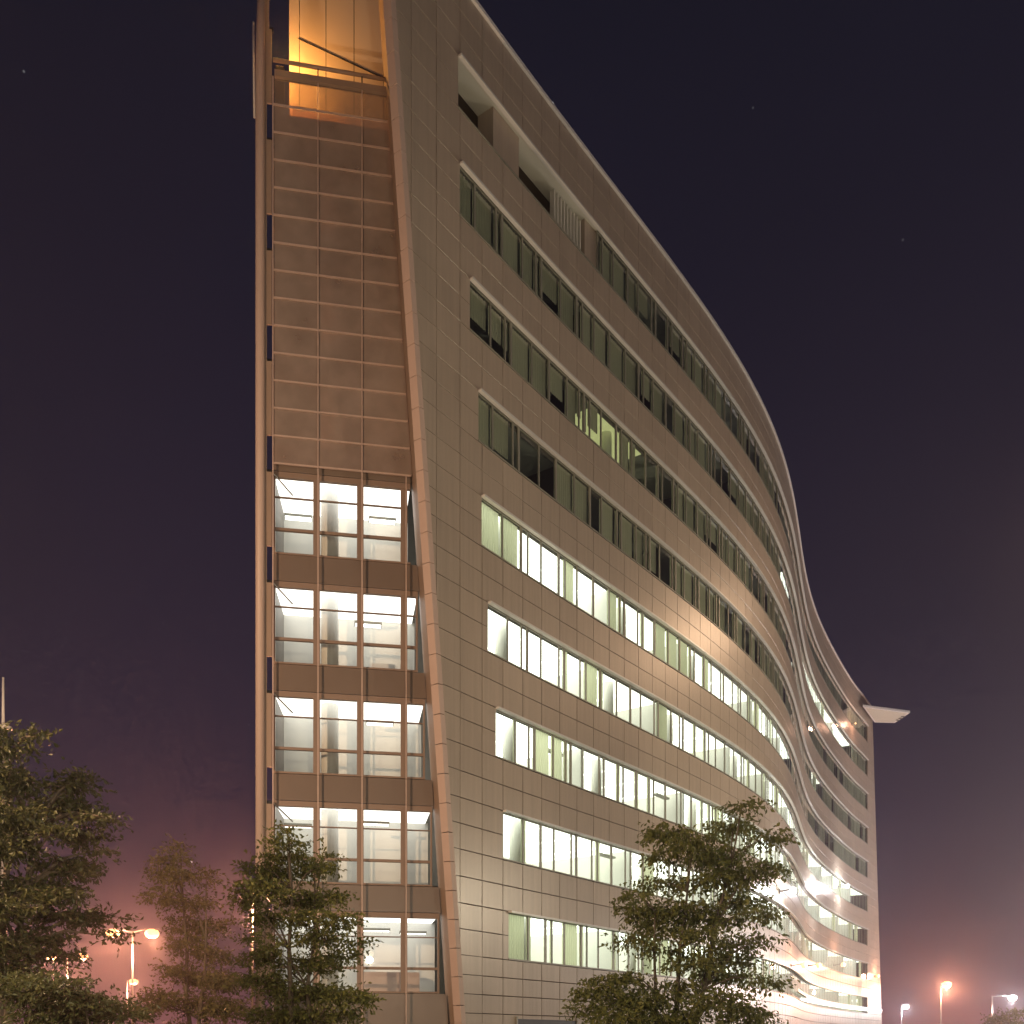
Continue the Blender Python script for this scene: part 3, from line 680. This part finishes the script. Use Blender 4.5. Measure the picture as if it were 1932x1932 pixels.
def make_tree(name, label, cat, d, clumps, stems, leaf=.16, dens=1.0, lm='leaf_olive', thick=.09, spread=.55, droop=.35, group=None):
    base = P(stems[0][0], HY, d); root = empty(name, (base.x, d, 0)); tag(root, label, cat, group)
    O = Vector((base.x, d, 0)); pm_ = FPX / d
    V = []; Fc = []; bark = MB()
    trunks = []
    for (xb, xt, yt) in stems:
        b = P(xb, HY, d) - O; b.z = -.05; t = P(xt, yt, d) - O; b.y = random.uniform(-.15, .15); t.y = random.uniform(-.3, .3)
        pts = [b.lerp(t, q) + Vector((random.gauss(0, .05), random.gauss(0, .05), 0)) * (1 if 0 < q < 1 else 0) for q in (0, .2, .4, .6, .8, 1)]
        trunks.append(pts); bark.tube(pts, [thick * (1 - .82 * q) for q in (0, .2, .4, .6, .8, 1)], 8)
    bark.build('trunk', 'bark', root, True)
    limbs = MB()
    for (cx, cyy, rx_, ry_) in clumps:
        rX, rZ = rx_ / pm_, ry_ / pm_; rY = max(rX, rZ) * .9
        C = P(cx, cyy, d) - O; C.y = random.uniform(-1, 1) * spread * 1.4
        # limb from the nearest lower trunk point
        best = min((p for tr in trunks for p in tr), key=lambda p: (p - C).length + (3 if p.z > C.z else 0))
        a = best; mid = a.lerp(C, .5) + Vector((0, 0, .12 * (C - a).length))
        ln = (C - a).length
        limbs.tube([a, mid, C], [thick * .32, thick * .2, thick * .07], 5)
        nt_ = max(6, int(dens * 13 * math.pi * rX * rZ / (leaf * leaf) * .22))
        for _ in range(nt_):
            v = Vector(rng.normal(0, 1, 3)).normalized() * (rng.random() ** .45)
            p0 = C + Vector((v.x * rX * .8, v.y * rY * .8, v.z * rZ * .85))
            dr = Vector((v.x + rng.normal(0, .5), v.y + rng.normal(0, .5), rng.normal(-.1, .3) - droop * .3)).normalized()
            L_ = leaf * rng.uniform(2.2, 4.2); nl = int(rng.integers(5, 9))
            if rng.random() < .12: limbs.tube([C.lerp(p0, .2), p0, p0 + dr * L_], [thick * .06, thick * .05, thick * .02], 3)
            for i in range(nl):
                q = p0 + dr * (L_ * (i + .5) / nl) + Vector((0, 0, -droop * .25 * L_ * (i / nl) ** 2))
                ld = (dr * .5 + Vector(rng.normal(0, .6, 3)) + Vector((0, 0, -droop))).normalized()
                sd = ld.cross(Vector(rng.normal(0, 1, 3))).normalized()
                l_ = leaf * rng.uniform(.6, 1.15); w_ = l_ * rng.uniform(.17, .30); up = ld.cross(sd) * l_ * .08
                k = len(V); V += [q, q + ld * l_ * .5 + sd * w_ + up, q + ld * l_ + up * -1, q + ld * l_ * .5 - sd * w_ + up]; Fc.append((k, k + 1, k + 2, k + 3))
    limbs.build('branchwork', 'bark', root)
    me = bpy.data.meshes.new('crown'); me.from_pydata([tuple(v) for v in V], [], Fc); me.materials.append(MATS[lm])
    link(bpy.data.objects.new('crown', me), root); return root
TREE_R = [(1412, 1515, 28, 14), (1395, 1545, 48, 20), (1440, 1580, 34, 16), (1264, 1565, 46, 24), (1300, 1600, 55, 20), (1372, 1600, 50, 22), (1425, 1640, 46, 22),
          (1375, 1655, 60, 26), (1255, 1612, 36, 14), (1410, 1690, 50, 22), (1290, 1712, 66, 20), (1222, 1705, 46, 22), (1350, 1728, 60, 20), (1190, 1692, 26, 10),
          (1260, 1742, 56, 20), (1318, 1765, 46, 18), (1398, 1772, 46, 20), (1440, 1765, 24, 9), (1432, 1850, 34, 16), (1380, 1835, 40, 20), (1130, 1872, 46, 20),
          (1185, 1842, 34, 14), (1222, 1880, 56, 24), (1292, 1858, 46, 20), (1342, 1888, 56, 28), (1260, 1920, 80, 24), (1400, 1912, 50, 22), (1108, 1900, 30, 18),
          (1160, 1922, 60, 20), (1270, 1975, 120, 26), (1350, 1960, 90, 26), (1335, 1620, 40, 16), (1300, 1660, 30, 14), (1240, 1660, 34, 16), (1190, 1775, 34, 16), (1150, 1848, 40, 16), (1425, 1728, 34, 16), (1390, 1805, 46, 18), (1300, 1820, 44, 16), (1180, 1895, 50, 20), (1250, 1790, 30, 12), (1340, 1800, 40, 14)]
make_tree('courtyard_tree', 'feathery layered tree in front of the curved facade windows', 'tree', 24, TREE_R, [(1262, 1300, 1580), (1280, 1400, 1520), (1240, 1235, 1720)], leaf=.135, dens=1.3, droop=.5, thick=.08)
TREE_M = [(549, 1578, 13, 14), (547, 1598, 32, 12), (530, 1612, 46, 12), (486, 1631, 26, 16), (518, 1640, 46, 18), (584, 1629, 32, 18), (604, 1603, 14, 10), (615, 1636, 18, 10),
          (507, 1684, 52, 24), (562, 1690, 52, 22), (623, 1688, 28, 16), (470, 1706, 24, 14), (507, 1728, 42, 16), (584, 1739, 46, 16), (650, 1739, 34, 18), (606, 1771, 46, 18),
          (671, 1778, 18, 14), (485, 1804, 32, 18), (529, 1793, 26, 12), (584, 1815, 56, 20), (639, 1804, 28, 14), (497, 1848, 46, 24), (551, 1870, 56, 24), (606, 1870, 50, 20),
          (661, 1881, 38, 20), (690, 1885, 14, 10), (518, 1914, 66, 22), (606, 1914, 76, 22), (560, 1960, 110, 24), (500, 1770, 22, 10)]
make_tree('round_leaf_tree', 'leafy young tree standing against the lit glass prow', 'tree', 23, TREE_M, [(560, 549, 1585), (570, 590, 1700)], leaf=.12, dens=1.5, droop=.2)
TREE_S = [(335, 1596, 18, 9), (335, 1624, 30, 16), (307, 1645, 22, 14), (349, 1659, 42, 16), (384, 1652, 16, 22), (314, 1694, 28, 22), (366, 1704, 42, 20), (335, 1739, 38, 24),
          (394, 1746, 28, 20), (429, 1732, 12, 8), (349, 1781, 42, 24), (401, 1799, 38, 20), (331, 1834, 38, 24), (384, 1844, 50, 24), (314, 1886, 46, 24), (377, 1893, 56, 28),
          (419, 1851, 38, 24), (436, 1903, 46, 24), (260, 1903, 30, 18), (350, 1950, 100, 24)]
make_tree('slender_tree', 'slender sparse tree between the twin street lamp and the prow', 'tree', 30, TREE_S, [(365, 337, 1600), (372, 392, 1700)], leaf=.125, dens=1.0, lm='leaf_mid', droop=.2)
TREE_D = [(20, 1404, 38, 10), (115, 1415, 30, 9), (63, 1425, 32, 12), (17, 1446, 38, 20), (140, 1453, 26, 10), (122, 1471, 46, 14), (35, 1485, 56, 28), (87, 1509, 56, 24),
          (150, 1523, 28, 10), (216, 1549, 18, 6), (185, 1547, 32, 8), (52, 1554, 76, 28), (122, 1558, 46, 16), (181, 1600, 22, 8), (147, 1582, 36, 12), (35, 1607, 66, 28),
          (105, 1624, 56, 20), (150, 1649, 22, 12), (52, 1670, 76, 26), (133, 1694, 46, 16), (105, 1718, 66, 18), (175, 1722, 32, 10), (35, 1722, 66, 26), (70, 1764, 56, 18),
          (35, 1788, 46, 24), (195, 1762, 24, 7), (-50, 1450, 60, 30), (-60, 1540, 80, 40), (-60, 1640, 80, 40), (-60, 1740, 80, 40), (90, 1800, 50, 12), (20, 1830, 60, 20)]
make_tree('spreading_tree', 'large dark layered tree above a low shrub, beside the twin-headed lamps', 'tree', 20, TREE_D, [(-20, 10, 1420), (-15, 60, 1560)], leaf=.125, dens=1.9, lm='leaf_dark', thick=.14, spread=.8, droop=.2)
SHRUB = [(140, 1858, 62, 16), (35, 1856, 56, 22), (87, 1880, 86, 24), (175, 1886, 50, 20), (105, 1915, 116, 26), (230, 1912, 40, 16), (100, 1960, 150, 30)]
make_tree('shrub', 'low dense shrub beneath the large dark tree', 'shrub', 15, SHRUB, [(110, 100, 1890), (60, 50, 1900), (160, 165, 1890)], leaf=.09, dens=1.6, lm='leaf_dark', thick=.04, spread=.5, droop=.1)
make_tree('roadside_tree', 'small distant tree under the long-armed white lamp', 'tree', 118, [(1895, 1920, 26, 12), (1918, 1908, 18, 9), (1905, 1935, 30, 12), (1880, 1938, 14, 9)],
          [(1900, 1900, 1915)], leaf=.35, dens=1.3, lm='leaf_mid', thick=.14, spread=.8)
# slim mast showing above the dark tree
mp = P(6, HY, 34); mt = empty('mast', (mp.x, mp.y, 0)); tag(mt, 'slim pale mast top rising above the dark tree crown', 'mast')
hz = P(6, 1278, 34).z; hc = P(6, 1374, 34).z
MB().tube([(0, 0, 0), (0, 0, hc)], [.13, .1], 10).build('pole', 'lamp_metal', mt, True)
MB().tube([(0, 0, hc - .02), (0, 0, hc + .05)], .28, 12).build('collar', 'alu', mt, True)
MB().tube([(0, 0, hc + .05), (0, 0, hz)], [.055, .035], 8).build('spire', 'alu', mt, True)

# ------------------------------------------------------------------ thin night haze, strongly forward scattering, that carries the glow of the lamps
hz_ = MB().box(-420, 420, -40, 520, -1, 60).build('haze', 'joint'); hz_['kind'] = 'stuff'
hm = bpy.data.materials.new('haze'); hm.use_nodes = True; t = hm.node_tree; t.nodes.clear()
o = t.nodes.new('ShaderNodeOutputMaterial'); v = t.nodes.new('ShaderNodeVolumePrincipled')
v.inputs['Color'].default_value = (.96, .86, .92, 1); v.inputs['Density'].default_value = .00062; v.inputs['Anisotropy'].default_value = .88
t.links.new(v.outputs[0], o.inputs['Volume']); hz_.data.materials.clear(); hz_.data.materials.append(hm)
